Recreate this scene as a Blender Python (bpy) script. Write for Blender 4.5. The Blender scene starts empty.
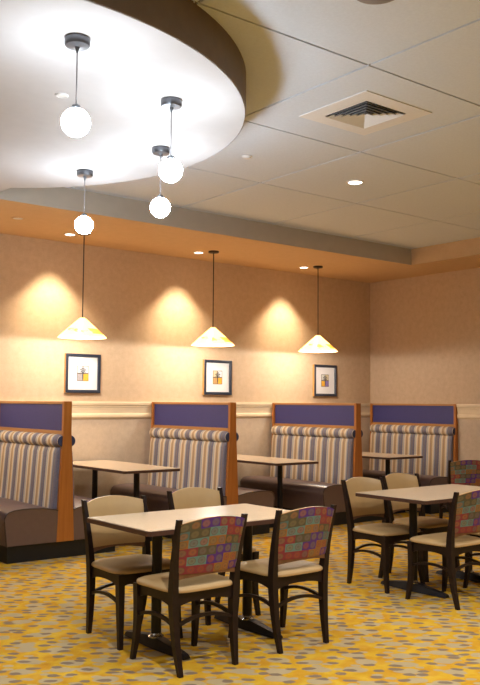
import bpy, bmesh, math, random
from mathutils import Vector, Matrix
random.seed(7)
scn = bpy.context.scene
COL = scn.collection
PI = math.pi

# ------------------------------------------------------------------ view
scn.view_settings.view_transform = 'Standard'
scn.view_settings.look = 'None'
scn.view_settings.gamma = 1.0
scn.view_settings.use_curve_mapping = False
scn.view_settings.exposure = 0.0
scn.cycles.use_denoising = True
scn.cycles.max_bounces = 8
scn.cycles.diffuse_bounces = 5
scn.cycles.sample_clamp_indirect = 6.0

# ------------------------------------------------------------------ materials
def srgb(r, g, b):
    f = lambda c: (c / 12.92 if c <= .04045 else ((c + .055) / 1.055) ** 2.4)
    return (f(r / 255), f(g / 255), f(b / 255), 1)

class NT:
    def __init__(s, name):
        s.m = bpy.data.materials.new(name); s.m.use_nodes = True
        s.t = s.m.node_tree; s.n = s.t.nodes
        s.b = s.n['Principled BSDF']
    def node(s, kind, **kw):
        n = s.n.new(kind)
        for k, v in kw.items(): setattr(n, k, v)
        return n
    def link(s, a, b): s.t.links.new(a, b)
    def val(s, sock, v):
        if hasattr(v, 'links') or hasattr(v, 'is_output'): s.link(v, sock)
        else: sock.default_value = v
    def math(s, op, a, b=None, c=None):
        n = s.node('ShaderNodeMath', operation=op)
        for i, x in enumerate((a, b, c)):
            if x is not None: s.val(n.inputs[i], x)
        return n.outputs[0]
    def coord(s, which='Object'): return s.node('ShaderNodeTexCoord').outputs[which]
    def map(s, vec, scale=(1, 1, 1), loc=(0, 0, 0), rot=(0, 0, 0)):
        n = s.node('ShaderNodeMapping'); s.link(vec, n.inputs['Vector'])
        n.inputs['Scale'].default_value = scale; n.inputs['Location'].default_value = loc; n.inputs['Rotation'].default_value = rot
        return n.outputs[0]
    def noise(s, vec, scale, detail=4, rough=.55, out='Fac'):
        n = s.node('ShaderNodeTexNoise'); s.link(vec, n.inputs['Vector'])
        n.inputs['Scale'].default_value = scale; n.inputs['Detail'].default_value = detail; n.inputs['Roughness'].default_value = rough
        return n.outputs[out]
    def ramp(s, fac, stops, interp='LINEAR'):
        n = s.node('ShaderNodeValToRGB'); cr = n.color_ramp; cr.interpolation = interp
        while len(cr.elements) > 1: cr.elements.remove(cr.elements[-1])
        cr.elements[0].position = stops[0][0]; cr.elements[0].color = stops[0][1]
        for p, c in stops[1:]:
            e = cr.elements.new(p); e.color = c
        s.link(fac, n.inputs[0]); return n.outputs[0]
    def mix(s, fac, a, b, mode='MIX'):
        n = s.node('ShaderNodeMix', data_type='RGBA', blend_type=mode)
        s.val(n.inputs[0], fac); s.val(n.inputs[6], a); s.val(n.inputs[7], b); return n.outputs[2]
    def bump(s, h, strength=.2, dist=.01):
        n = s.node('ShaderNodeBump'); s.link(h, n.inputs['Height'])
        n.inputs['Strength'].default_value = strength; n.inputs['Distance'].default_value = dist
        s.link(n.outputs[0], s.b.inputs['Normal'])
    def set(s, **kw):
        for k, v in kw.items(): s.val(s.b.inputs[k.replace('_', ' ')], v)

def plain(name, col, rough=.5, metal=0, spec=.5, var=.06, scale=30, bump=0, coat=0):
    t = NT(name); f = t.noise(t.coord(), scale)
    dark = tuple(c * (1 - var) for c in col[:3]) + (1,); lite = tuple(min(1, c * (1 + var)) for c in col[:3]) + (1,)
    t.set(Base_Color=t.ramp(f, [(.3, dark), (.7, lite)]), Roughness=rough, Metallic=metal, Coat_Weight=coat)
    t.b.inputs['Specular IOR Level'].default_value = spec
    if bump: t.bump(f, bump, .004)
    return t.m

def emit(name, col, strength, base=(.9, .9, .9, 1)):
    t = NT(name); t.set(Base_Color=base, Emission_Color=col, Emission_Strength=strength, Roughness=.4); return t.m

def wood(name, c1, c2, axis='Z', rough=.35, scale=1.0):
    t = NT(name); sc = {'X': (2, 40, 40), 'Y': (40, 2, 40), 'Z': (40, 40, 2)}[axis]
    v = t.map(t.coord(), tuple(s * scale for s in sc))
    f = t.noise(v, 1.0, 5, .6)
    g = t.noise(t.map(t.coord(), (3, 3, 3)), 1.0, 2)
    t.set(Base_Color=t.mix(t.math('MULTIPLY', g, .35), t.ramp(f, [(.3, c1), (.7, c2)]), c1), Roughness=rough)
    return t.m

M = {}
# wallpaper: tan with soft mottling
def wall_mat(name, a, b):
    t = NT(name); co = t.coord()
    f = t.noise(co, 14, 6, .65); g = t.noise(co, 90, 3, .7)
    k = t.math('MULTIPLY_ADD', g, .4, t.math('MULTIPLY', f, .6))
    t.set(Base_Color=t.ramp(k, [(.35, a), (.65, b)]), Roughness=.75); t.bump(k, .15, .003)
    t.b.inputs['Specular IOR Level'].default_value = .25
    return t.m
M['wall'] = wall_mat('wallpaper_tan', (.51, .37, .24, 1), (.61, .455, .31, 1))
M['wainscot'] = wall_mat('wainscot_lit_paper', (.52, .41, .30, 1), (.63, .51, .385, 1))  # same wallpaper, paled to stand in for the bright light low down
M['soffit'] = wall_mat('soffit_paint', (.55, .375, .215, 1), (.60, .415, .245, 1))
M['fascia'] = plain('fascia_paint', (.46, .41, .35, 1), .8, var=.04, scale=6)
M['ceiling'] = plain('ceiling_tile', (.66, .72, .82, 1), .85, spec=.2, var=.03, scale=60, bump=.1)
M['ceiling_grid'] = plain('ceiling_grid_shadow', (.30, .26, .22, 1), .8, spec=.1, var=.02)
M['cloud'] = plain('cloud_plaster', (.50, .475, .475, 1), .8, spec=.2, var=.02, scale=12)
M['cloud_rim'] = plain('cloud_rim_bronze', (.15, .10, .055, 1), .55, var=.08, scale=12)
M['trim'] = plain('cream_trim', (.74, .60, .40, 1), .45, var=.03, scale=8)
M['white_paint'] = plain('white_enamel', (.78, .78, .79, 1), .5, var=.02)
M['vent_dark'] = plain('vent_duct', (.05, .055, .07, 1), .8, var=.1)
M['chrome'] = plain('brushed_nickel', (.15, .155, .17, 1), .38, .9, var=.05)
M['bright_metal'] = plain('bright_metal', (.6, .6, .62, 1), .25, 1, var=.05)
M['cord'] = plain('grey_cord', (.22, .20, .20, 1), .5)
M['darkmetal'] = plain('bronze_metal', (.045, .035, .03, 1), .4, .6)
M['blackmetal'] = plain('black_table_base', (.013, .010, .011, 1), .4, .0, var=.1, spec=.3)
M['globe'] = emit('globe_glass_lit', (.78, .90, 1, 1), 128)
M['lens_on'] = emit('lamp_lens_lit', (1, .9, .74, 1), 9)
M['lens_off'] = plain('lamp_lens_off', (.70, .68, .66, 1), .3)
M['bulb'] = emit('bulb_lit', (1, .72, .40, 1), 5)
M['oak'] = wood('honey_wood', (.36, .115, .018, 1), (.48, .18, .034, 1), 'Z')
M['oak_y'] = wood('honey_wood_rail', (.38, .165, .045, 1), (.52, .25, .08, 1), 'Y')
M['vinyl'] = plain('taupe_vinyl', (.125, .078, .076, 1), .32, var=.06, scale=18, spec=.85)
M['piping'] = plain('dark_piping', (.05, .032, .03, 1), .4)
M['kick'] = plain('black_plinth', (.005, .006, .008, 1), .5, var=.1)
M['roll_end'] = plain('navy_roll_end', (.035, .045, .11, 1), .7)
M['chairwood'] = plain('espresso_wood', (.016, .008, .007, 1), .38, var=.25, scale=25, spec=.25)
M['railwood'] = plain('walnut_rail', (.16, .07, .03, 1), .38, var=.2, scale=25)
M['tanvinyl'] = plain('tan_vinyl', (.50, .33, .15, 1), .42, var=.05, scale=10, spec=.4)
M['tabletop'] = plain('maple_laminate', (.68, .54, .38, 1), .22, var=.035, scale=50, spec=.5)
M['tableedge'] = plain('brown_table_edge', (.075, .033, .022, 1), .4)
M['mat'] = plain('white_mat_board', (.82, .80, .80, 1), .8, var=.01)
M['frame_front'] = plain('navy_picture_frame', (.022, .030, .052, 1), .3, var=.1, spec=.6)
M['frame_side'] = wood('gilt_frame_side', (.45, .22, .05, 1), (.6, .33, .10, 1), 'Z')
M['art_ink'] = plain('art_dark_ink', (.02, .025, .04, 1), .7)
def artc(n, c): M[n] = plain(n, c, .75, var=.12, scale=60)
artc('art_sky', (.72, .74, .78, 1)); artc('art_grey', (.36, .33, .34, 1)); artc('art_gold', (.80, .42, .04, 1))
artc('art_tan', (.52, .31, .12, 1)); artc('art_pale', (.62, .62, .58, 1)); artc('art_violet', (.28, .20, .45, 1)); artc('art_sand', (.66, .55, .35, 1))
artc('art_border', (.12, .085, .06, 1))
# blue woven divider cloth
t = NT('blue_weave'); co = t.coord(); w = t.noise(t.map(co, (400, 400, 60)), 1, 2)
t.set(Base_Color=t.ramp(w, [(.3, (.030, .029, .135, 1)), (.7, (.055, .051, .20, 1))]), Roughness=.6); t.bump(w, .2, .002); M['blue'] = t.m
# striped upholstery: stripes follow the width (y) of each bench back
def stripe_mat():
    t = NT('striped_upholstery'); co = t.coord(); sp = t.node('ShaderNodeSeparateXYZ'); t.link(co, sp.inputs[0])
    ph = t.math('FRACT', t.math('MULTIPLY', t.math('ADD', sp.outputs['Y'], 20.0), 1 / .21))
    cream = (.74, .63, .46, 1); gold = (.54, .35, .16, 1); blue = (.13, .125, .20, 1); pale = (.36, .38, .44, 1); rose = (.33, .21, .15, 1); dark=(.20,.16,.17,1)
    c = t.ramp(ph, [(0, blue), (.16, dark), (.25, blue), (.32, pale), (.40, cream), (.52, gold), (.62, rose), (.68, gold), (.74, cream), (.86, pale), (.93, cream), (.97, blue)], 'CONSTANT')
    f = t.noise(co, 160, 3); t.set(Base_Color=t.mix(.16, c, t.ramp(f, [(.3, (.1, .1, .1, 1)), (.7, (.7, .62, .5, 1))])), Roughness=.7)
    t.bump(f, .15, .002); t.b.inputs['Specular IOR Level'].default_value = .3
    return t.m
M['stripe'] = stripe_mat()
# chair back cloth: rows of coloured blocks each with two ringed discs
def dots_mat():
    t = NT('ringed_disc_cloth'); uv = t.coord('UV'); sp = t.node('ShaderNodeSeparateXYZ'); t.link(uv, sp.inputs[0])
    u, v = sp.outputs['X'], sp.outputs['Y']
    row = t.math('FLOOR', v); wn0 = t.node('ShaderNodeTexWhiteNoise', noise_dimensions='1D'); t.link(t.math('ADD', row, 3.5), wn0.inputs['W'])
    us = t.math('ADD', u, t.math('FLOOR', t.math('MULTIPLY', wn0.outputs['Value'], 5)))
    cellc = t.node('ShaderNodeCombineXYZ'); t.link(t.math('FLOOR', t.math('MULTIPLY', us, .5)), cellc.inputs[0]); t.link(row, cellc.inputs[1])
    wn = t.node('ShaderNodeTexWhiteNoise', noise_dimensions='3D'); t.link(cellc.outputs[0], wn.inputs['Vector'])
    pal = [(.0, (.075, .15, .145, 1)), (.15, (.29, .12, .028, 1)), (.34, (.075, .02, .20, 1)), (.53, (.22, .025, .04, 1)), (.70, (.085, .075, .04, 1)), (.78, (.36, .075, .018, 1)), (.93, (.12, .22, .20, 1))]
    block = t.ramp(wn.outputs['Value'], pal, 'CONSTANT')
    c2 = t.node('ShaderNodeCombineXYZ'); t.link(t.math('FLOOR', us), c2.inputs[0]); t.link(row, c2.inputs[1]); c2.inputs[2].default_value = 4.7
    wn2 = t.node('ShaderNodeTexWhiteNoise', noise_dimensions='3D'); t.link(c2.outputs[0], wn2.inputs['Vector'])
    disc = t.ramp(wn2.outputs['Value'], [(0, (.32, .13, .04, 1)), (.3, (.19, .15, .07, 1)), (.55, (.30, .065, .035, 1)), (.8, (.16, .12, .11, 1))], 'CONSTANT')
    fu = t.math('SUBTRACT', t.math('FRACT', us), .5); fv = t.math('SUBTRACT', t.math('FRACT', v), .5)
    d = t.math('SQRT', t.math('ADD', t.math('MULTIPLY', fu, fu), t.math('MULTIPLY', fv, fv)))
    inside = t.math('LESS_THAN', d, .40)
    ring = t.math('MULTIPLY', t.math('GREATER_THAN', d, .33), inside)
    core = t.math('LESS_THAN', d, .13)
    c = t.mix(t.math('MULTIPLY', inside, .6), block, disc)
    c = t.mix(t.math('MULTIPLY', ring, .45), c, (.10, .06, .04, 1)); c = t.mix(t.math('MULTIPLY', core, .5), c, (.12, .07, .05, 1))
    t.set(Base_Color=c, Roughness=.6); t.bump(t.noise(uv, 30, 3), .1, .002)
    return t.m
M['dots'] = dots_mat()
# carpet
def carpet_mat():
    t = NT('gold_carpet'); co = t.coord()
    rot = t.map(co, (1, 1, 1), rot=(0, 0, math.radians(38)))
    wob = t.noise(co, 9, 3, out='Color')
    warp = t.node('ShaderNodeVectorMath', operation='MULTIPLY_ADD'); t.link(wob, warp.inputs[0]); warp.inputs[1].default_value = (.06, .05, 0); t.link(rot, warp.inputs[2])
    v0 = warp.outputs[0]
    def blobs(scale, loc, rad, soft, rnd=.55):
        n = t.node('ShaderNodeTexVoronoi', feature='F1', voronoi_dimensions='2D'); t.link(t.map(v0, scale, loc), n.inputs['Vector']); n.inputs['Scale'].default_value = 1; n.inputs['Randomness'].default_value = rnd
        r = t.node('ShaderNodeMapRange'); t.link(n.outputs['Distance'], r.inputs[0]); r.inputs[1].default_value = rad; r.inputs[2].default_value = rad + soft; r.inputs[3].default_value = 1; r.inputs[4].default_value = 0
        return r.outputs[0]
    base = t.ramp(t.noise(v0, 9, 4), [(.3, (.58, .29, .016, 1)), (.5, (.68, .40, .025, 1)), (.7, (.72, .46, .05, 1))])
    base = t.mix(t.math('MULTIPLY', blobs((7, 5, 1), (3.1, 1.7, 0), .25, .15, .9), .3), base, (.56, .19, .02, 1))
    beige = (.48, .38, .22, 1); grey = (.235, .175, .125, 1)
    c = t.mix(blobs((4.4, 6.2, 1), (0, 0, 0), .25, .06), base, beige)
    c = t.mix(blobs((7.0, 11, 1), (.3, .8, 0), .17, .06, .8), c, beige)
    c = t.mix(blobs((6.6, 10.5, 1), (.52, .48, 0), .19, .07, .7), c, grey)
    pile = t.noise(co, 260, 2)
    c = t.mix(t.math('MULTIPLY', pile, .25), c, (.25, .14, .03, 1))
    t.set(Base_Color=c, Roughness=.95); t.b.inputs['Specular IOR Level'].default_value = .1
    t.bump(pile, .3, .006)
    return t.m
M['carpet'] = carpet_mat()
# amber brushed glass shade, lit from inside
def shade_mat():
    t = NT('brushed_amber_glass'); co = t.coord()
    sp = t.node('ShaderNodeSeparateXYZ'); t.link(co, sp.inputs[0])
    f = t.noise(t.map(co, (5, 5, 9)), 1.3, 3, .5)
    band = t.math('MULTIPLY', t.math('LESS_THAN', sp.outputs['Z'], .085), t.math('GREATER_THAN', sp.outputs['Z'], .028))
    k = t.math('MULTIPLY', band, t.ramp(f, [(.47, (0, 0, 0, 1)), (.53, (1, 1, 1, 1))]))
    c = t.mix(k, (1, .50, .15, 1), (.30, .14, .006, 1))
    t.set(Base_Color=(.8, .62, .35, 1), Emission_Color=c, Emission_Strength=4.6, Roughness=.25)
    return t.m
M['shade'] = shade_mat()

# ------------------------------------------------------------------ mesh helpers
class MB:
    def __init__(s): s.bm = bmesh.new(); s.uv = None
    def ring(s, pts): return [s.bm.verts.new(p) for p in pts]
    def face(s, vs):
        try: return s.bm.faces.new(vs)
        except ValueError: return None
    def loft(s, rings, closed=True, caps=(True, True)):
        R = [s.ring(r) for r in rings]; n = len(R[0])
        for a, b in zip(R, R[1:]):
            for i in range(n if closed else n - 1):
                j = (i + 1) % n; s.face((a[i], a[j], b[j], b[i]))
        if caps[0]: s.face(list(reversed(R[0])))
        if caps[1]: s.face(R[-1])
        return R
    def box(s, x0, x1, y0, y1, z0, z1):
        s.loft([[(x0, y0, z), (x1, y0, z), (x1, y1, z), (x0, y1, z)] for z in (z0, z1)])
    def prism_y(s, prof, y0, y1): s.loft([[(x, y, z) for x, z in prof] for y in (y0, y1)])
    def prism_z(s, prof, z0, z1): s.loft([[(x, y, z) for x, y in prof] for z in (z0, z1)])
    def lathe(s, prof, n=32, c=(0, 0, 0), caps=(True, True)):
        s.loft([[(c[0] + r * math.cos(2 * PI * i / n), c[1] + r * math.sin(2 * PI * i / n), c[2] + z) for i in range(n)] for r, z in prof], caps=caps)
    def tube(s, pts, rad, n=8):
        P = [Vector(p) for p in pts]; rings = []
        for i, p in enumerate(P):
            d = (P[min(i + 1, len(P) - 1)] - P[max(i - 1, 0)]).normalized()
            a = d.cross(Vector((0, 0, 1)));
            if a.length < 1e-3: a = d.cross(Vector((1, 0, 0)))
            a.normalize(); b = a.cross(d)
            r = rad[i] if isinstance(rad, (list, tuple)) else rad
            rings.append([p + a * r * math.cos(2 * PI * k / n) + b * r * math.sin(2 * PI * k / n) for k in range(n)])
        s.loft(rings)
    def bar(s, pts, w, h, up=(0, 0, 1)):        # rectangular section swept along a path
        P = [Vector(p) for p in pts]; rings = []
        for i, p in enumerate(P):
            d = (P[min(i + 1, len(P) - 1)] - P[max(i - 1, 0)]).normalized()
            a = d.cross(Vector(up)).normalized(); b = a.cross(d)
            rings.append([p + a * w / 2 + b * h / 2, p - a * w / 2 + b * h / 2, p - a * w / 2 - b * h / 2, p + a * w / 2 - b * h / 2])
        s.loft(rings)
    def build(s, name, mat, parent=None, bevel=0, seg=2, smooth=False, loc=None):
        bm = s.bm
        if bevel:
            es = [e for e in bm.edges if len(e.link_faces) == 2 and e.calc_face_angle(0) > .6]
            bmesh.ops.bevel(bm, geom=es, offset=bevel, segments=seg, affect='EDGES', clamp_overlap=True, profile=.5)
        bmesh.ops.recalc_face_normals(bm, faces=bm.faces)
        me = bpy.data.meshes.new(name); bm.to_mesh(me); bm.free()
        mats = mat if isinstance(mat, list) else [mat]
        for m in mats: me.materials.append(M[m])
        if smooth or bevel:
            for p in me.polygons: p.use_smooth = True
            try: me.set_sharp_from_angle(angle=math.radians(38))
            except Exception: pass
        o = bpy.data.objects.new(name, me); COL.objects.link(o)
        if parent: o.parent = parent
        if loc: o.location = loc
        return o

def tag(o, label=None, cat=None, group=None, kind=None):
    if label: o['label'] = label
    if cat: o['category'] = cat
    if group: o['group'] = group
    if kind: o['kind'] = kind
    return o
def thing(name, label, cat, loc=(0, 0, 0), rz=0, group=None):
    o = bpy.data.objects.new(name, None); COL.objects.link(o); o.empty_display_size = .1
    o.location = loc; o.rotation_euler = (0, 0, rz); return tag(o, label, cat, group)
def struct(mb, name, mat, **kw): return tag(mb.build(name, mat, **kw), kind='structure')
def copy_tree(o, parent=None):
    c = o.copy(); COL.objects.link(c)
    if parent: c.parent = parent
    for ch in list(o.children): copy_tree(ch, c)
    return c
def light(kind, name, loc, energy, color, parent=None, rot=None, **kw):
    d = bpy.data.lights.new(name, kind); d.energy = energy; d.color = color
    for k, v in kw.items(): setattr(d, k, v)
    o = bpy.data.objects.new(name, d); COL.objects.link(o); o.location = loc
    if rot: o.rotation_euler = rot
    if parent: o.parent = parent
    return o

# ------------------------------------------------------------------ room (back wall y=0, right wall x=0)
XL, YN = -14.0, -13.0
H1, H2, HD = 3.166, 3.372, 3.14           # soffit, ceiling, cloud underside
YS, XS = -1.472, -.816                     # soffit edges
b = MB(); b.box(XL, 0, YN, 0, -.1, 0); struct(b, 'floor', 'carpet')
def wall(x0, x1, y0, y1, name):          # one paper; brighter light below the rail painted in as a paler tone
    b = MB(); b.loft([[(x0, y0, z), (x1, y0, z), (x1, y1, z), (x0, y1, z)] for z in (-.1, 1.21, 3.6)])
    o = struct(b, name, ['wall', 'wainscot'])
    for p in o.data.polygons:
        if p.center.z < 1.2: p.material_index = 1
wall(XL - .1, .1, 0, .1, 'wall_back')
wall(0, .1, YN, 0, 'wall_right')
wall(XL - .1, XL, YN, 0, 'wall_left')
wall(XL - .1, .1, YN - .1, YN, 'wall_front')
# ceiling: flat panels 1.22 m square with recessed joints
b = MB(); b.box(XL, 0, YN, 0, H2 + .012, H2 + .06); struct(b, 'ceiling', 'ceiling_grid')
TX0, TY0, TS = -4.407, -3.990, 1.2295
VX0, VX1, VY0, VY1 = -5.352, -4.706, -4.938, -4.309
b = MB()
def panel(x0, x1, y0, y1):
    if x1 - x0 > .01 and y1 - y0 > .01: b.box(x0, x1, y0, y1, H2, H2 + .0118)
for i in range(-9, 5):
    for j in range(-9, 5):
        x0, x1 = TX0 + i * TS + .009, TX0 + (i + 1) * TS - .009
        y0, y1 = TY0 + j * TS + .008, TY0 + (j + 1) * TS - .008
        x0, x1, y0, y1 = max(x0, XL), min(x1, XS), max(y0, YN), min(y1, YS)
        if i == -1 and j == -1:          # the panel that holds the air vent
            panel(x0, VX0 + .03, y0, y1); panel(VX1 - .03, x1, y0, y1)
            panel(VX0 + .03, VX1 - .03, y0, VY0 + .03); panel(VX0 + .03, VX1 - .03, VY1 - .03, y1)
        else: panel(x0, x1, y0, y1)
struct(b, 'ceiling_panels', 'ceiling')
# dropped soffit along the back and right wall
b = MB(); b.prism_z([(XL, 0), (0, 0), (0, YN), (XS, YN), (XS, YS), (XL, YS)], H1, H2 + .02)
o = struct(b, 'ceiling_soffit', ['soffit', 'fascia'])
for p in o.data.polygons:
    if abs(p.normal.z) < .5 and (p.normal.y < -.5 and abs(p.center.y - YS) < .05): p.material_index = 1
# round dropped cloud with a second lobe to its left
CX, CY, CR = -7.521, -3.485, 1.84
def cloud_outline(n=160, dr=0):
    pts = []; lx, ly, lr = -7.72, -1.95, 1.275
    for i in range(n):
        a = 2 * PI * i / n; dx, dy = math.cos(a), math.sin(a); r = CR
        fx, fy = CX - lx, CY - ly; bq = fx * dx + fy * dy; cq = fx * fx + fy * fy - lr * lr; D = bq * bq - cq
        if D > 0: r = max(r, -bq + math.sqrt(D))
        if dy > 0: r = min(r, (-1.50 - CY) / dy)
        r += dr; pts.append((CX + dx * r, CY + dy * r))
    return pts
b = MB(); b.prism_z(cloud_outline(dr=-.006), HD, HD + .012); struct(b, 'ceiling_cloud', 'cloud')
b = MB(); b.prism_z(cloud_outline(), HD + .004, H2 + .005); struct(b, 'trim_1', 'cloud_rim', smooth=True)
# chair rail
RP = [(0, 1.397), (-.031, 1.397), (-.034, 1.385), (-.031, 1.358), (-.022, 1.352), (-.022, 1.338), (-.017, 1.330), (-.014, 1.300), (-.013, 1.262), (-.021, 1.252), (-.023, 1.226), (-.018, 1.216), (-.008, 1.204), (0, 1.200)]
b = MB(); b.loft([[(x, y, z) for y, z in RP] for x in (XL, -.0)]); struct(b, 'trim_2', 'trim')
b = MB(); b.loft([[(x, y, z) for x, z in RP] for y in (YN, -1.552)]); struct(b, 'trim_3', 'trim')
BP = [(0, 0), (-.015, 0), (-.015, .09), (-.008, .10), (0, .10)]
b = MB(); b.loft([[(x, y, z) for y, z in BP] for x in (XL, 0)]); struct(b, 'baseboard_back', 'trim')
b = MB(); b.loft([[(x, y, z) for x, z in BP] for y in (YN, 0)]); struct(b, 'baseboard_right', 'trim')

# ------------------------------------------------------------------ ceiling fittings
v = thing('ceiling_vent', 'square white air vent with louvres set in the ceiling panel', 'vent', ((VX0 + VX1) / 2, (VY0 + VY1) / 2, H2))
hw, hd = (VX1 - VX0) / 2, (VY1 - VY0) / 2
def sq(h, k, z): return [(-h, -k, z), (h, -k, z), (h, k, z), (-h, k, z)]
b = MB()
ih = .195
for (x0, x1, y0, y1) in ((-hw, hw, -hd, -ih), (-hw, hw, ih, hd), (-hw, -ih, -ih, ih), (ih, hw, -ih, ih)): b.box(x0, x1, y0, y1, -.006, .008)
b.build('frame', 'white_paint', v)
b = MB(); b.box(-ih, ih, -ih, ih, .006, .010); b.build('backing', 'vent_dark', v)
for k in range(5):
    h0 = .19 - k * .036; b = MB()
    b.loft([sq(h0, h0, -.014), sq(h0 - .026, h0 - .026, .005), sq(h0 - .029, h0 - .029, .005), sq(h0 - .003, h0 - .003, -.015)], caps=(False, False))
    b.build('louvre', 'white_paint', v)

SP_COL = (1, .82, .57)
def downlight(loc, label, r=.07, lit=True, group=None, power=0, color=(1, .8, .55), angle=100, blend=.5, rim='white_paint', name='recessed_spotlight', beam=0):
    t = thing(name, label, 'light', loc, 0, group)
    b = MB(); b.lathe([(r * 1.25, .001), (r * 1.27, -.005), (r * 1.0, -.008), (r * .95, .004)], 28, caps=(False, False)); b.build('trim_ring', rim, t, smooth=True)
    b = MB(); b.lathe([(r * .96, -.0045), (r * .96, -.002)], 28); b.build('lens', 'lens_on' if lit else 'lens_off', t)
    if power:
        light('SPOT', 'lamp', (0, 0, -.02), power, color, t, spot_size=math.radians(angle), spot_blend=blend, shadow_soft_size=.035)
    if beam:      # the brighter core of a wall washer, aimed at the wall
        light('SPOT', 'lamp', (0, 0, -.025), beam, color, t, rot=(math.radians(24), 0, 0), spot_size=math.radians(62), spot_blend=1.0, shadow_soft_size=.035)
    return t
SPW = 48; SPB = 115
for x, lab in ((-5.104, 'lit recessed light in the soffit beside the first hanging cone lamp from the left'),
               (-3.426, 'lit recessed light in the soffit just left of the middle hanging cone lamp'),
               (-1.735, 'lit recessed light in the soffit beside the cone lamp nearest the room corner')):
    downlight((x, -.445, H1), lab, .05, group='wall washing lights in the soffit', power=SPW, color=SP_COL, angle=94, blend=.3, beam=SPB)
downlight((-6.80, -.445, H1), 'lit recessed light in the soffit beyond the picture edge', .05, group='wall washing lights in the soffit', power=SPW, color=SP_COL, angle=94, blend=.3, beam=SPB)
downlight((-5.863, -.838, H1), 'unlit tan recessed light in the soffit at the far left', .05, lit=False, rim='soffit')
downlight((-3.779, -3.328, H2), 'lit round downlight in the ceiling panels below the air vent', .062, power=60, color=(1, .86, .66), angle=130, blend=.6, name='downlight')
downlight((-7.088, -4.208, HD), 'small pale recessed disc light in the white ceiling cloud', .030, lit=False, name='downlight')
b = MB(); b.lathe([(.0, .0), (.042, .0), (.04, -.006), (.030, -.008), (.028, -.016), (.0, -.018)], 24); tag(b.build('sprinkler_cover', 'white_paint', smooth=True, loc=(-5.018, -3.324, H2)), 'small white sprinkler cap in the ceiling beside the cloud', 'sprinkler')
b = MB(); b.lathe([(.0, .0), (.115, .0), (.113, -.008), (.095, -.014), (.0, -.020)], 32); tag(b.build('ceiling_speaker', 'cord', smooth=True, loc=(-6.26, -5.86, H2)), 'grey round ceiling speaker cut off by the top picture edge', 'speaker')
# unseen downlights added as fill light for the tables, chairs and carpet
for x, y, pw in ((-10.6, -6.2, 110), (-7.4, -6.9, 290), (-5.0, -7.4, 230), (-2.4, -6.2, 170), (-10.6, -9.8, 50), (-6.4, -10.6, 90)):
    downlight((x, y, H2), 'white ceiling downlight added for fill light, unseen beyond the picture edge', .07, power=pw, color=(1, .98, .95), angle=140, blend=.7, group='added fill downlights in the dining room ceiling', name='downlight')

def globe_pendant(x, y, label, power=0):
    t = thing('globe_pendant', label, 'pendant light', (x, y, HD), 0, 'globe pendants under the ceiling cloud')
    b = MB(); b.lathe([(.058, 0), (.061, -.007), (.061, -.034), (.056, -.041), (.013, -.046), (.008, -.060), (.004, -.075)], 32); b.build('canopy', 'chrome', t, smooth=True)
    b = MB(); b.tube([(0, 0, -.06), (0, 0, -.335)], .0035, 8); b.build('cord', 'cord', t, smooth=True)
    b = MB(); b.lathe([(.006, -.325), (.020, -.332), (.022, -.352), (.016, -.360)], 16); b.build('socket', 'chrome', t, smooth=True)
    b = MB(); n = 16; R = .069
    b.lathe([(max(.002, R * math.sin(PI * i / n)), R * math.cos(PI * i / n)) for i in range(n + 1)], 28, c=(0, 0, -.415)); g = b.build('globe', 'globe', t, smooth=True)
    return t
globe_pendant(-7.381, -4.953, 'white glowing globe pendant, largest, nearest the top left')
globe_pendant(-6.561, -4.54, 'white glowing globe pendant, upper one of the overlapping pair')
globe_pendant(-6.095, -3.717, 'white glowing globe pendant, lower one of the overlapping pair')
globe_pendant(-6.217, -2.855, 'white glowing globe pendant hanging above the leftmost cone lamp')
globe_pendant(-7.75, -2.2, 'white glowing globe pendant beyond the left picture edge')

def cone_pendant(x, y, label, src=None):
    if src:
        t = copy_tree(src); t.location = (x, y, H1); t['label'] = label; return t
    t = thing('cone_pendant', label, 'pendant light', (x, y, H1), 0, 'cone pendants along the booths')
    b = MB(); b.lathe([(.062, 0), (.062, -.018), (.055, -.022), (.008, -.026)], 28); b.build('canopy', 'darkmetal', t, smooth=True)
    zt = -.905
    b = MB(); b.tube([(0, 0, -.02), (0, 0, zt)], .006, 8); b.build('cord', 'darkmetal', t, smooth=True)
    zr = 2.062 - H1
    prof = [(.022, .205), (.034, .198), (.10, .140), (.18, .068), (.235, .018), (.252, .0), (.2515, -.004), (.246, -.001), (.232, .010), (.177, .060), (.097, .132), (.03, .188)]
    b = MB(); b.lathe(prof, 48, caps=(True, False)); b.build('shade', 'shade', t, smooth=True, loc=(0, 0, zr))
    b = MB(); b.lathe([(.018, .20), (.018, .09), (.022, .062)], 16); b.build('socket', 'white_paint', t, smooth=True, loc=(0, 0, zr))
    b = MB(); n = 10; b.lathe([(max(.001, .032 * math.sin(PI * i / n)), .032 * math.cos(PI * i / n)) for i in range(n + 1)], 20, c=(0, 0, .034)); b.build('bulb', 'bulb', t, smooth=True, loc=(0, 0, zr))
    light('POINT', 'lamp', (0, 0, zr + .0), CONE_W, (1, .975, .93), t, shadow_soft_size=.03)
    return t
CONE_W = 42
cp = cone_pendant(-5.03, -.62, 'amber and white glass cone pendant, leftmost of the three')
cone_pendant(-3.334, -.62, 'amber and white glass cone pendant, middle of the three', cp)
cone_pendant(-1.647, -.62, 'amber and white glass cone pendant nearest the room corner', cp)

cone_pendant(-6.75, -.62, 'amber and white glass cone pendant beyond the left picture edge', cp)

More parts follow.
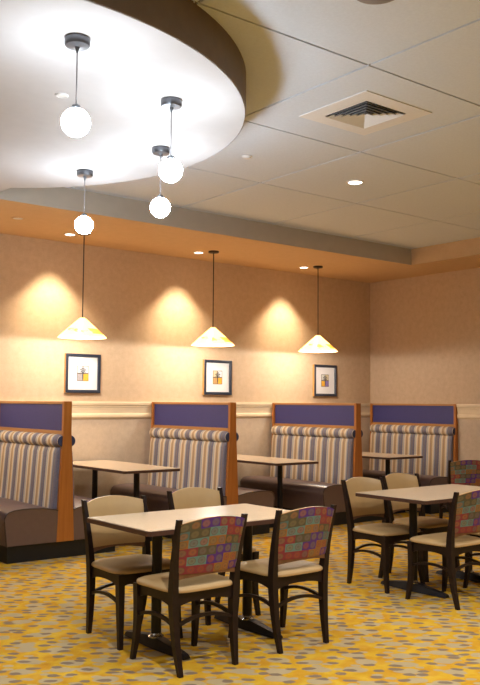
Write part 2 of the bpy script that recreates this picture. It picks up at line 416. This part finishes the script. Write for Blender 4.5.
# ------------------------------------------------------------------ framed pictures
def picture(x, label, cols, plant):
    t = thing('framed_picture', label, 'picture', (x, 0, 1.709), 0, 'framed pictures on the back wall')
    H = .218; w = .036; dp = -.036
    b = MB()
    b.loft([[(sx * (H - i), y, sz * (H - i)) for sx, sz in ((-1, -1), (1, -1), (1, 1), (-1, 1))] for i, y in ((0, -.002), (0, dp), (.004, dp - .003), (w - .004, dp - .003), (w, dp + .004), (w, dp + .018))], caps=(False, False))
    o = b.build('frame', ['frame_front', 'frame_side'], t)
    for p in o.data.polygons:
        if abs(p.normal.y) < .3 and max(abs(p.center.x), abs(p.center.z)) > H - .002: p.material_index = 1
    b = MB(); b.box(-H + w - .002, H - w + .002, -.020, -.004, -H + w - .002, H - w + .002); b.build('mat', 'mat', t)
    pr = MB(); pw, ph = .072, .085; pr.box(-pw, pw, -.0225, -.0200, -ph, ph); pr = pr.build('print', 'art_border', t)
    for k, (cx, cz) in enumerate(((-.5, .5), (.5, .5), (-.5, -.5), (.5, -.5))):
        b = MB(); b.box(cx * pw - pw * .43, cx * pw + pw * .43, -.0235, -.0224, cz * ph - ph * .43, cz * ph + ph * .43); b.build('quarter', cols[k], pr)
    b = MB(); b.box(-.006, .006, -.0245, -.0233, -.062, .036)       # stem
    for s in (-1, 1):
        for (z0, z1, w_) in ((.022, .040, .046), (.008, .018, .040), (.034, .056, .022)):
            pts = [(0, z0), (s * w_ * .5, z1 + .010), (s * w_, z1 - .006), (s * w_ * .5, z1 - .006)]
            b.loft([[(px, y, pz) for px, pz in pts] for y in (-.0245, -.0233)])
    b.build('plant_drawing', 'art_ink', pr)
picture(-4.695, 'dark framed print with grey and gold lower squares under the leftmost cone lamp', ('art_sky', 'art_sky', 'art_grey', 'art_gold'), 0)
picture(-2.811, 'dark framed print with tan and gold lower squares under the middle cone lamp', ('art_sand', 'art_sky', 'art_tan', 'art_gold'), 1)
picture(-.940, 'dark framed print with gold and violet lower squares nearest the room corner', ('art_pale', 'art_sand', 'art_gold', 'art_violet'), 2)

# ------------------------------------------------------------------ booths: back to back benches on one divider
YE = -1.55                                    # aisle end
def booth(loc, label, single=False):
    t = thing('booth_bench', label, 'booth', loc, 0, 'booth benches along the back wall')
    sides = (-1,) if single else (-1, 1)
    lo = lambda h: (-h if True else 0); hi = lambda h: (0 if single else h)
    # end panels: straight at the top, spreading to the base
    for nm, y0, y1 in (('end_panel', YE, YE + .035), ('wall_panel', -.070, -.036)):
        b = MB(); pr = [(-.085, .148), (-.060, .75), (-.041, 1.10), (-.039, 1.397)]
        pr = pr + ([(0, 1.397), (0, .148)] if single else [(-x, z) for x, z in reversed(pr)])
        b.prism_y(pr, y0, y1); b.build(nm, 'oak', t, bevel=.003)
    ya, yb = YE + .035, -.070
    def hx(h): return (-h, 0.0 if single else h)
    x0, x1 = hx(.030); b = MB(); b.box(x0, x1, ya, yb, 1.372, 1.396); b.build('top_rail', 'oak_y', t, bevel=.003)
    x0, x1 = hx(.032); b = MB(); b.box(x0, x1, ya, yb, 1.100, 1.130); b.build('lower_rail', 'oak_y', t, bevel=.003)
    x0, x1 = hx(.018); b = MB(); b.box(x0, x1, ya, yb, 1.128, 1.374); b.build('divider_panel', 'blue', t)
    x0, x1 = hx(.030); b = MB(); b.box(x0, x1, ya, yb, .15, 1.102); b.build('core', 'oak_y', t)
    # plinth
    b = MB(); x0, x1 = (-.53, -.0) if single else (-.53, .53); b.box(x0, x1, YE + .03, -.038, 0, .150); b.build('plinth', 'kick', t, bevel=.004)
    for s in sides:
        # seat: crowned top, rounded nose, closed aisle end
        prof = [(.078, .150), (.552, .150), (.562, .25), (.576, .36), (.574, .395), (.560, .425), (.535, .444), (.49, .455), (.42, .461), (.33, .462), (.22, .456), (.12, .440), (.078, .430)]
        b = MB(); rings = []
        for y, ins in ((YE + .004, .018), (YE - .003 + .004, .006), (YE + .012, 0.), (-.038, 0)):
            rings.append([(s * (d - (ins * .6 if d > .5 else 0)), y, z - (ins if z > .36 else 0)) for d, z in prof])
        b.loft(rings); st = b.build('seat', 'vinyl', t, smooth=True)
        b = MB(); b.tube([(s * (d - .003), YE + .004, z - .004) for d, z in prof[1:]], .006, 8); b.build('piping', 'piping', st, smooth=True)
        # striped back cushion
        bp = [(.055, .985), (.068, .975), (.082, .93), (.092, .80), (.104, .62), (.118, .44), (.06, .43), (.03, .985)]
        b = MB(); rings = []
        for y, k in ((ya - .002, .60), (ya + .008, .9), (ya + .03, 1), (yb - .03, 1), (yb - .008, .9), (yb + .0, .6)):
            rings.append([(s * (.03 + (d - .03) * k), y, z) for d, z in bp])
        b.loft(rings); b.build('backrest', 'stripe', t, smooth=True)
        # gathered head roll
        b = MB(); n = 46; rings = []
        for i in range(n + 1):
            y = ya - .014 + (yb - ya + .014) * i / n; r = .060 + .0022 * math.sin(i * 2.4)
            r *= {0: .80, 1: .95, n: .86}.get(i, 1)
            rings.append([(s * (.040 + r * math.cos(a)), y, 1.038 + r * math.sin(a)) for a in [2 * PI * k / 20 for k in range(20)]])
        b.loft(rings); hr = b.build('head_roll', 'stripe', t, smooth=True)
        b = MB(); b.lathe([(.0005, 0), (.048, 0), (.049, -.004), (.045, -.009), (.0005, -.011)], 20)
        bmesh.ops.rotate(b.bm, verts=b.bm.verts, cent=(0, 0, 0), matrix=Matrix.Rotation(-PI / 2, 3, 'X'))
        bmesh.ops.translate(b.bm, verts=b.bm.verts, vec=(s * .040, ya - .016, 1.038)); b.build('roll_cap', 'roll_end', hr, smooth=True)
    return t
bt = booth((-5.650, 0, 0), 'leftmost striped double booth bench with wooden end post and blue divider')
def booth_copy(x, lab):
    c = copy_tree(bt); c.location = (x, 0, 0); c['label'] = lab; return c
booth_copy(-3.752, 'striped double booth bench behind the front table, below the middle framed picture')
booth_copy(-1.876, 'striped double booth bench below the framed print nearest the room corner')
booth((-.004, 0, 0), 'striped single booth bench against the right wall with navy divider', single=True)

def booth_table(x, label, src=None):
    if src:
        t = copy_tree(src); t.location = (x, 0, 0); t['label'] = label; return t
    t = thing('booth_table', label, 'table', (x, 0, 0), 0, 'booth tables between the benches')
    table_top(t, .325, (-1.52, -.045), .74, .028)
    for y in (-1.21, -.36): pedestal(t, 0, y, .708, True)
    return t
def table_top(t, hx, ys, z, th):
    hy = (ys[1] - ys[0]) / 2; cy = (ys[0] + ys[1]) / 2; c = .018
    def rr(i): return [(sx, sy + cy) for sx, sy in [(-hx + i, -hy + c), (-hx + c, -hy + i), (hx - c, -hy + i), (hx - i, -hy + c), (hx - i, hy - c), (hx - c, hy - i), (-hx + c, hy - i), (-hx + i, hy - c)]]
    b = MB(); b.prism_z(rr(.006), z - .006, z); tp = b.build('tabletop', 'tabletop', t)
    b = MB(); b.prism_z(rr(0), z - th, z - .0035); b.build('edge_band', 'tableedge', t)
def pedestal(t, x, y, ztop, along_x=False, span=.31):
    b = MB(); b.tube([(x, y, .055), (x, y, ztop)], .030, 16); b.build('column', 'blackmetal', t, smooth=True)
    ax = (lambda d: (x + d, y)) if along_x else (lambda d: (x, y + d))
    b = MB(); p = [(-.16, ), (.16, )]
    if along_x: b.box(x - .15, x + .15, y - .035, y + .035, ztop - .006, ztop + .006)
    else: b.box(x - .05, x + .05, y - .20, y + .20, ztop - .006, ztop + .006)
    b.build('mounting_plate', 'blackmetal', t)
    b = MB(); rings = []
    for d in (-span, -span + .02, -.06, -.04, .04, .06, span - .02, span):
        a = abs(d); w = .026 if a > .1 else .045; h = .022 if a > span - .01 else (.030 if a > .1 else .062)
        px, py = ax(d)
        if along_x: rings.append([(px, py - w, .004), (px, py + w, .004), (px, py + w * .6, h), (px, py - w * .6, h)])
        else: rings.append([(px + w, py, .004), (px - w, py, .004), (px - w * .6, py, h), (px + w * .6, py, h)])
    b.loft(rings); b.build('foot', 'blackmetal', t, bevel=.004)
    b = MB(); b.lathe([(.045, .060), (.045, .066), (.034, .074), (.031, .082)], 20, c=(x, y, 0)); b.build('collar', 'bright_metal', t, smooth=True)
    for s in (-1, 1):
        px, py = ax(s * (span - .025)); b = MB(); b.lathe([(.018, 0), (.018, .006)], 12, c=(px, py, 0)); b.build('glide', 'cord', t)
tb = booth_table(-4.705, 'cream booth table with brown edge between the leftmost and second booth benches')
booth_table(-6.600, 'booth table at the left picture edge, only its corner showing', tb)
booth_table(-2.805, 'cream booth table with brown edge below the middle framed picture', tb)
booth_table(-.990, 'booth table in front of the single bench by the right wall', tb)

# ------------------------------------------------------------------ free tables
def free_table(loc, label, src=None):
    if src:
        t = copy_tree(src); t.location = loc; t['label'] = label; return t
    t = thing('dining_table', label, 'table', loc, 0, 'free standing dining tables')
    table_top(t, .605, (-.345, .345), .717, .028)
    for x in (-.325, .345): pedestal(t, x, 0, .688)
    return t
ft = free_table((-6.185, -4.375, 0), 'rectangular cream dining table in front with two black pedestals')
free_table((-3.85, -4.30, 0), 'rectangular cream dining table at the right picture edge', ft)

# ------------------------------------------------------------------ chairs
def make_chair():
    t = thing('dining_chair', '', 'chair', (0, 0, 0), 0, 'dining chairs')
    def leg(path, sec):
        b = MB(); b.loft([[(x - w, y - d, z), (x + w, y - d, z), (x + w, y + d, z), (x - w, y + d, z)] for (x, y, z), (w, d) in zip(path, sec)])
        return b.build('leg', 'chairwood', t, bevel=.004)
    def spl(keys, n):                          # smooth interpolation in z
        out = []
        for i in range(n + 1):
            u = i / n * (len(keys) - 1); k = min(int(u), len(keys) - 2); f = u - k
            g = lambda j: keys[max(0, min(len(keys) - 1, j))]
            out.append(tuple(.5 * (2 * b_ + (c_ - a_) * f + (2 * a_ - 5 * b_ + 4 * c_ - d_) * f * f + (3 * b_ - a_ - 3 * c_ + d_) * f ** 3) for a_, b_, c_, d_ in zip(g(k - 1), g(k), g(k + 1), g(k + 2))))
        return out
    for s in (-1, 1):
        k = spl([(s * .178, -.212, 0, .0125, .0125), (s * .188, -.182, .17, .017, .018), (s * .196, -.168, .38, .019, .023), (s * .205, -.190, .58, .015, .019), (s * .214, -.240, .797, .0115, .014)], 16)
        leg([p[:3] for p in k], [p[3:] for p in k])
        k = spl([(s * .205, .205, 0, .0125, .0125), (s * .196, .184, .14, .016, .016), (s * .194, .176, .28, .019, .019), (s * .196, .176, .412, .021, .021)], 10)
        leg([p[:3] for p in k], [p[3:] for p in k])
    # aprons with arched undersides
    def apron(p0, p1, drop, thick=.020):
        p0, p1 = Vector(p0), Vector(p1); d = (p1 - p0).normalized(); nn = Vector((-d.y, d.x, 0)) * thick / 2
        b = MB(); rings = []
        for i in range(13):
            u = i / 12; c = p0.lerp(p1, u); e = abs(2 * u - 1); zb = .364 - drop * e ** 2.6
            rings.append([(c.x + nn.x, c.y + nn.y, zb), (c.x - nn.x, c.y - nn.y, zb), (c.x - nn.x, c.y - nn.y, .416), (c.x + nn.x, c.y + nn.y, .416)])
        b.loft(rings); b.build('apron', 'chairwood', t, smooth=True)
    apron((-.19, .178, 0), (.19, .178, 0), .022); apron((-.19, -.168, 0), (.19, -.168, 0), .028)
    for s in (-1, 1): apron((s * .193, -.165, 0), (s * .193, .175, 0), .03)
    # curved stretchers
    def stretcher(p0, p1, rise):
        p0, p1 = Vector(p0), Vector(p1)
        b = MB(); b.bar([p0.lerp(p1, u) + Vector((0, 0, rise * (1 - (2 * u - 1) ** 2))) for u in [i / 12 for i in range(13)]], .016, .018); b.build('stretcher', 'chairwood', t, smooth=True)
    stretcher((-.188, -.178, .243), (.188, -.178, .243), .040)
    for s in (-1, 1): stretcher((s * .190, -.176, .243), (s * .194, .176, .243), .034)
    # seat cushion
    def outline(k, n=48):
        pts = []
        for i in range(n):
            a = 2 * PI * i / n; c, sn = math.cos(a), math.sin(a); p = 5.0
            r = (abs(c) ** p + abs(sn) ** p) ** (-1 / p); X, Y = c * r, sn * r
            hw_ = .222 + .010 * Y; pts.append((X * hw_ * k, (Y * .207 + (.008 if Y > .0 else 0)) * k, Y, X))
        return pts
    b = MB(); rings = []
    for k, z in ((.95, .412), (.985, .414), (.995, .420), (.99, .427), (.965, .434), (.90, .441), (.75, .448), (.45, .453), (.12, .455)):
        rings.append([(x, y, z) for x, y, *_ in outline(k)])
    b.loft(rings); b.build('seat', 'tanvinyl', t, smooth=True)
    # padded back: tan front, patterned rear
    NU, NV = 20, 10
    def bk(u, v, off):                        # u -1..1, v 0..1
        half = .198 + .012 * v; zt = .772 + .034 * (1 - u * u); zb = .512
        z = zb + (zt - zb) * v; yl = -.178 - .062 * ((z - .5) / .29) ** 1.3 if z > .5 else -.178
        return (u * half, yl - .042 * (1 - u * u) + off, z)
    def shell(o0, o1, edge):
        b = MB(); uvl = b.bm.loops.layers.uv.new('UVMap'); G = {}
        for side, off in ((0, o0), (1, o1)):
            for i in range(NU + 1):
                for j in range(NV + 1):
                    u, v = -1 + 2 * i / NU, j / NV; e = max(abs(u) ** 10, v ** 10, (1 - v) ** 10)
                    G[side, i, j] = b.bm.verts.new(bk(u * (1 - .008 * e), v, off * (1 - edge * e)))
        def q(vs, ij):
            f = b.bm.faces.new(vs)
            for l, (i, j) in zip(f.loops, ij): l[uvl].uv = (7.4 * i / NU + .2, 6.0 * j / NV + .05)
        for side in (0, 1):
            for i in range(NU):
                for j in range(NV):
                    ij = [(i, j), (i + 1, j), (i + 1, j + 1), (i, j + 1)]; q([G[side, a, c] for a, c in ij], ij)
        per = [(i, 0) for i in range(NU)] + [(NU, j) for j in range(NV)] + [(i, NV) for i in range(NU, 0, -1)] + [(0, j) for j in range(NV, 0, -1)]
        for a, c in zip(per, per[1:] + per[:1]): q([G[0, *a], G[0, *c], G[1, *c], G[1, *a]], [a, c, c, a])
        return b
    back = shell(.026, -.012, .55).build('backrest', 'tanvinyl', t, smooth=True)
    cover = shell(-.0125, -.022, .35).build('back_cover', 'dots', back, smooth=True); cover['label'] = 'patterned cloth cover with rings'
    b = MB(); rings = []
    for i in range(17):
        u = -1 + i / 8; x, y, z = bk(u, 0, 0); zb = .480 + .022 * (1 - u * u)
        rings.append([(x, y - .010, zb), (x, y + .012, zb), (x, y + .012, .516), (x, y - .010, .516)])
    b.loft(rings); b.build('back_rail', 'railwood', t, smooth=True)
    return t
ch = make_chair(); used = []
def chair(x, y, rz, label):
    c = ch if not used else copy_tree(ch); used.append(c)
    c.location = (x, y, 0); c.rotation_euler = (0, 0, math.radians(rz)); c['label'] = label
chair(-6.525, -4.690, 0, 'patterned back chair at the front table, left of the pair turned from us')
chair(-5.845, -4.685, 0, 'patterned back chair at the front table, right of the pair turned from us')
chair(-6.495, -4.095, 180, 'tan chair at the left end of the front table, facing us, behind it')
chair(-5.780, -3.960, 180, 'tan chair half hidden behind the front table, in front of the second booth bench')
chair(-4.215, -4.655, 0, 'patterned back chair nearest us at the right table')
chair(-4.195, -4.035, 180, 'tan chair at the left end of the right table, facing us')
chair(-3.640, -3.950, 180, 'tan chair behind the right table, facing us, next to another tan one')
chair(-3.570, -4.670, 0, 'chair cut off by the right picture edge, only its front leg showing')
chair(-1.466, -2.72, -36, 'patterned back chair far right beyond the right table, near the booth corner')

# ------------------------------------------------------------------ camera
q = dict(f=850.649, yaw=.671, pitch=.0704, roll=.007, X=-9.234, Y=-8.5601, h=1.3973)
y_, p_, r_ = q['yaw'], q['pitch'], q['roll']
fw = Vector((math.sin(y_) * math.cos(p_), math.cos(y_) * math.cos(p_), math.sin(p_)))
rt = Vector((math.cos(y_), -math.sin(y_), 0)); up = rt.cross(fw)
c, s = math.cos(r_), math.sin(r_)
rt, up = rt * c + up * s, up * c - rt * s
cam = bpy.data.cameras.new('camera'); co = bpy.data.objects.new('camera', cam); COL.objects.link(co)
mw = Matrix((rt, up, -fw)).transposed().to_4x4(); mw.translation = (q['X'], q['Y'], q['h']); co.matrix_world = mw
cam.sensor_width = 36; cam.sensor_fit = 'AUTO'; cam.lens = q['f'] * 36 / 685; cam.clip_start = .05
scn.camera = co
w = bpy.data.worlds.new('world'); scn.world = w; w.use_nodes = True
w.node_tree.nodes['Background'].inputs[0].default_value = (.02, .017, .014, 1)
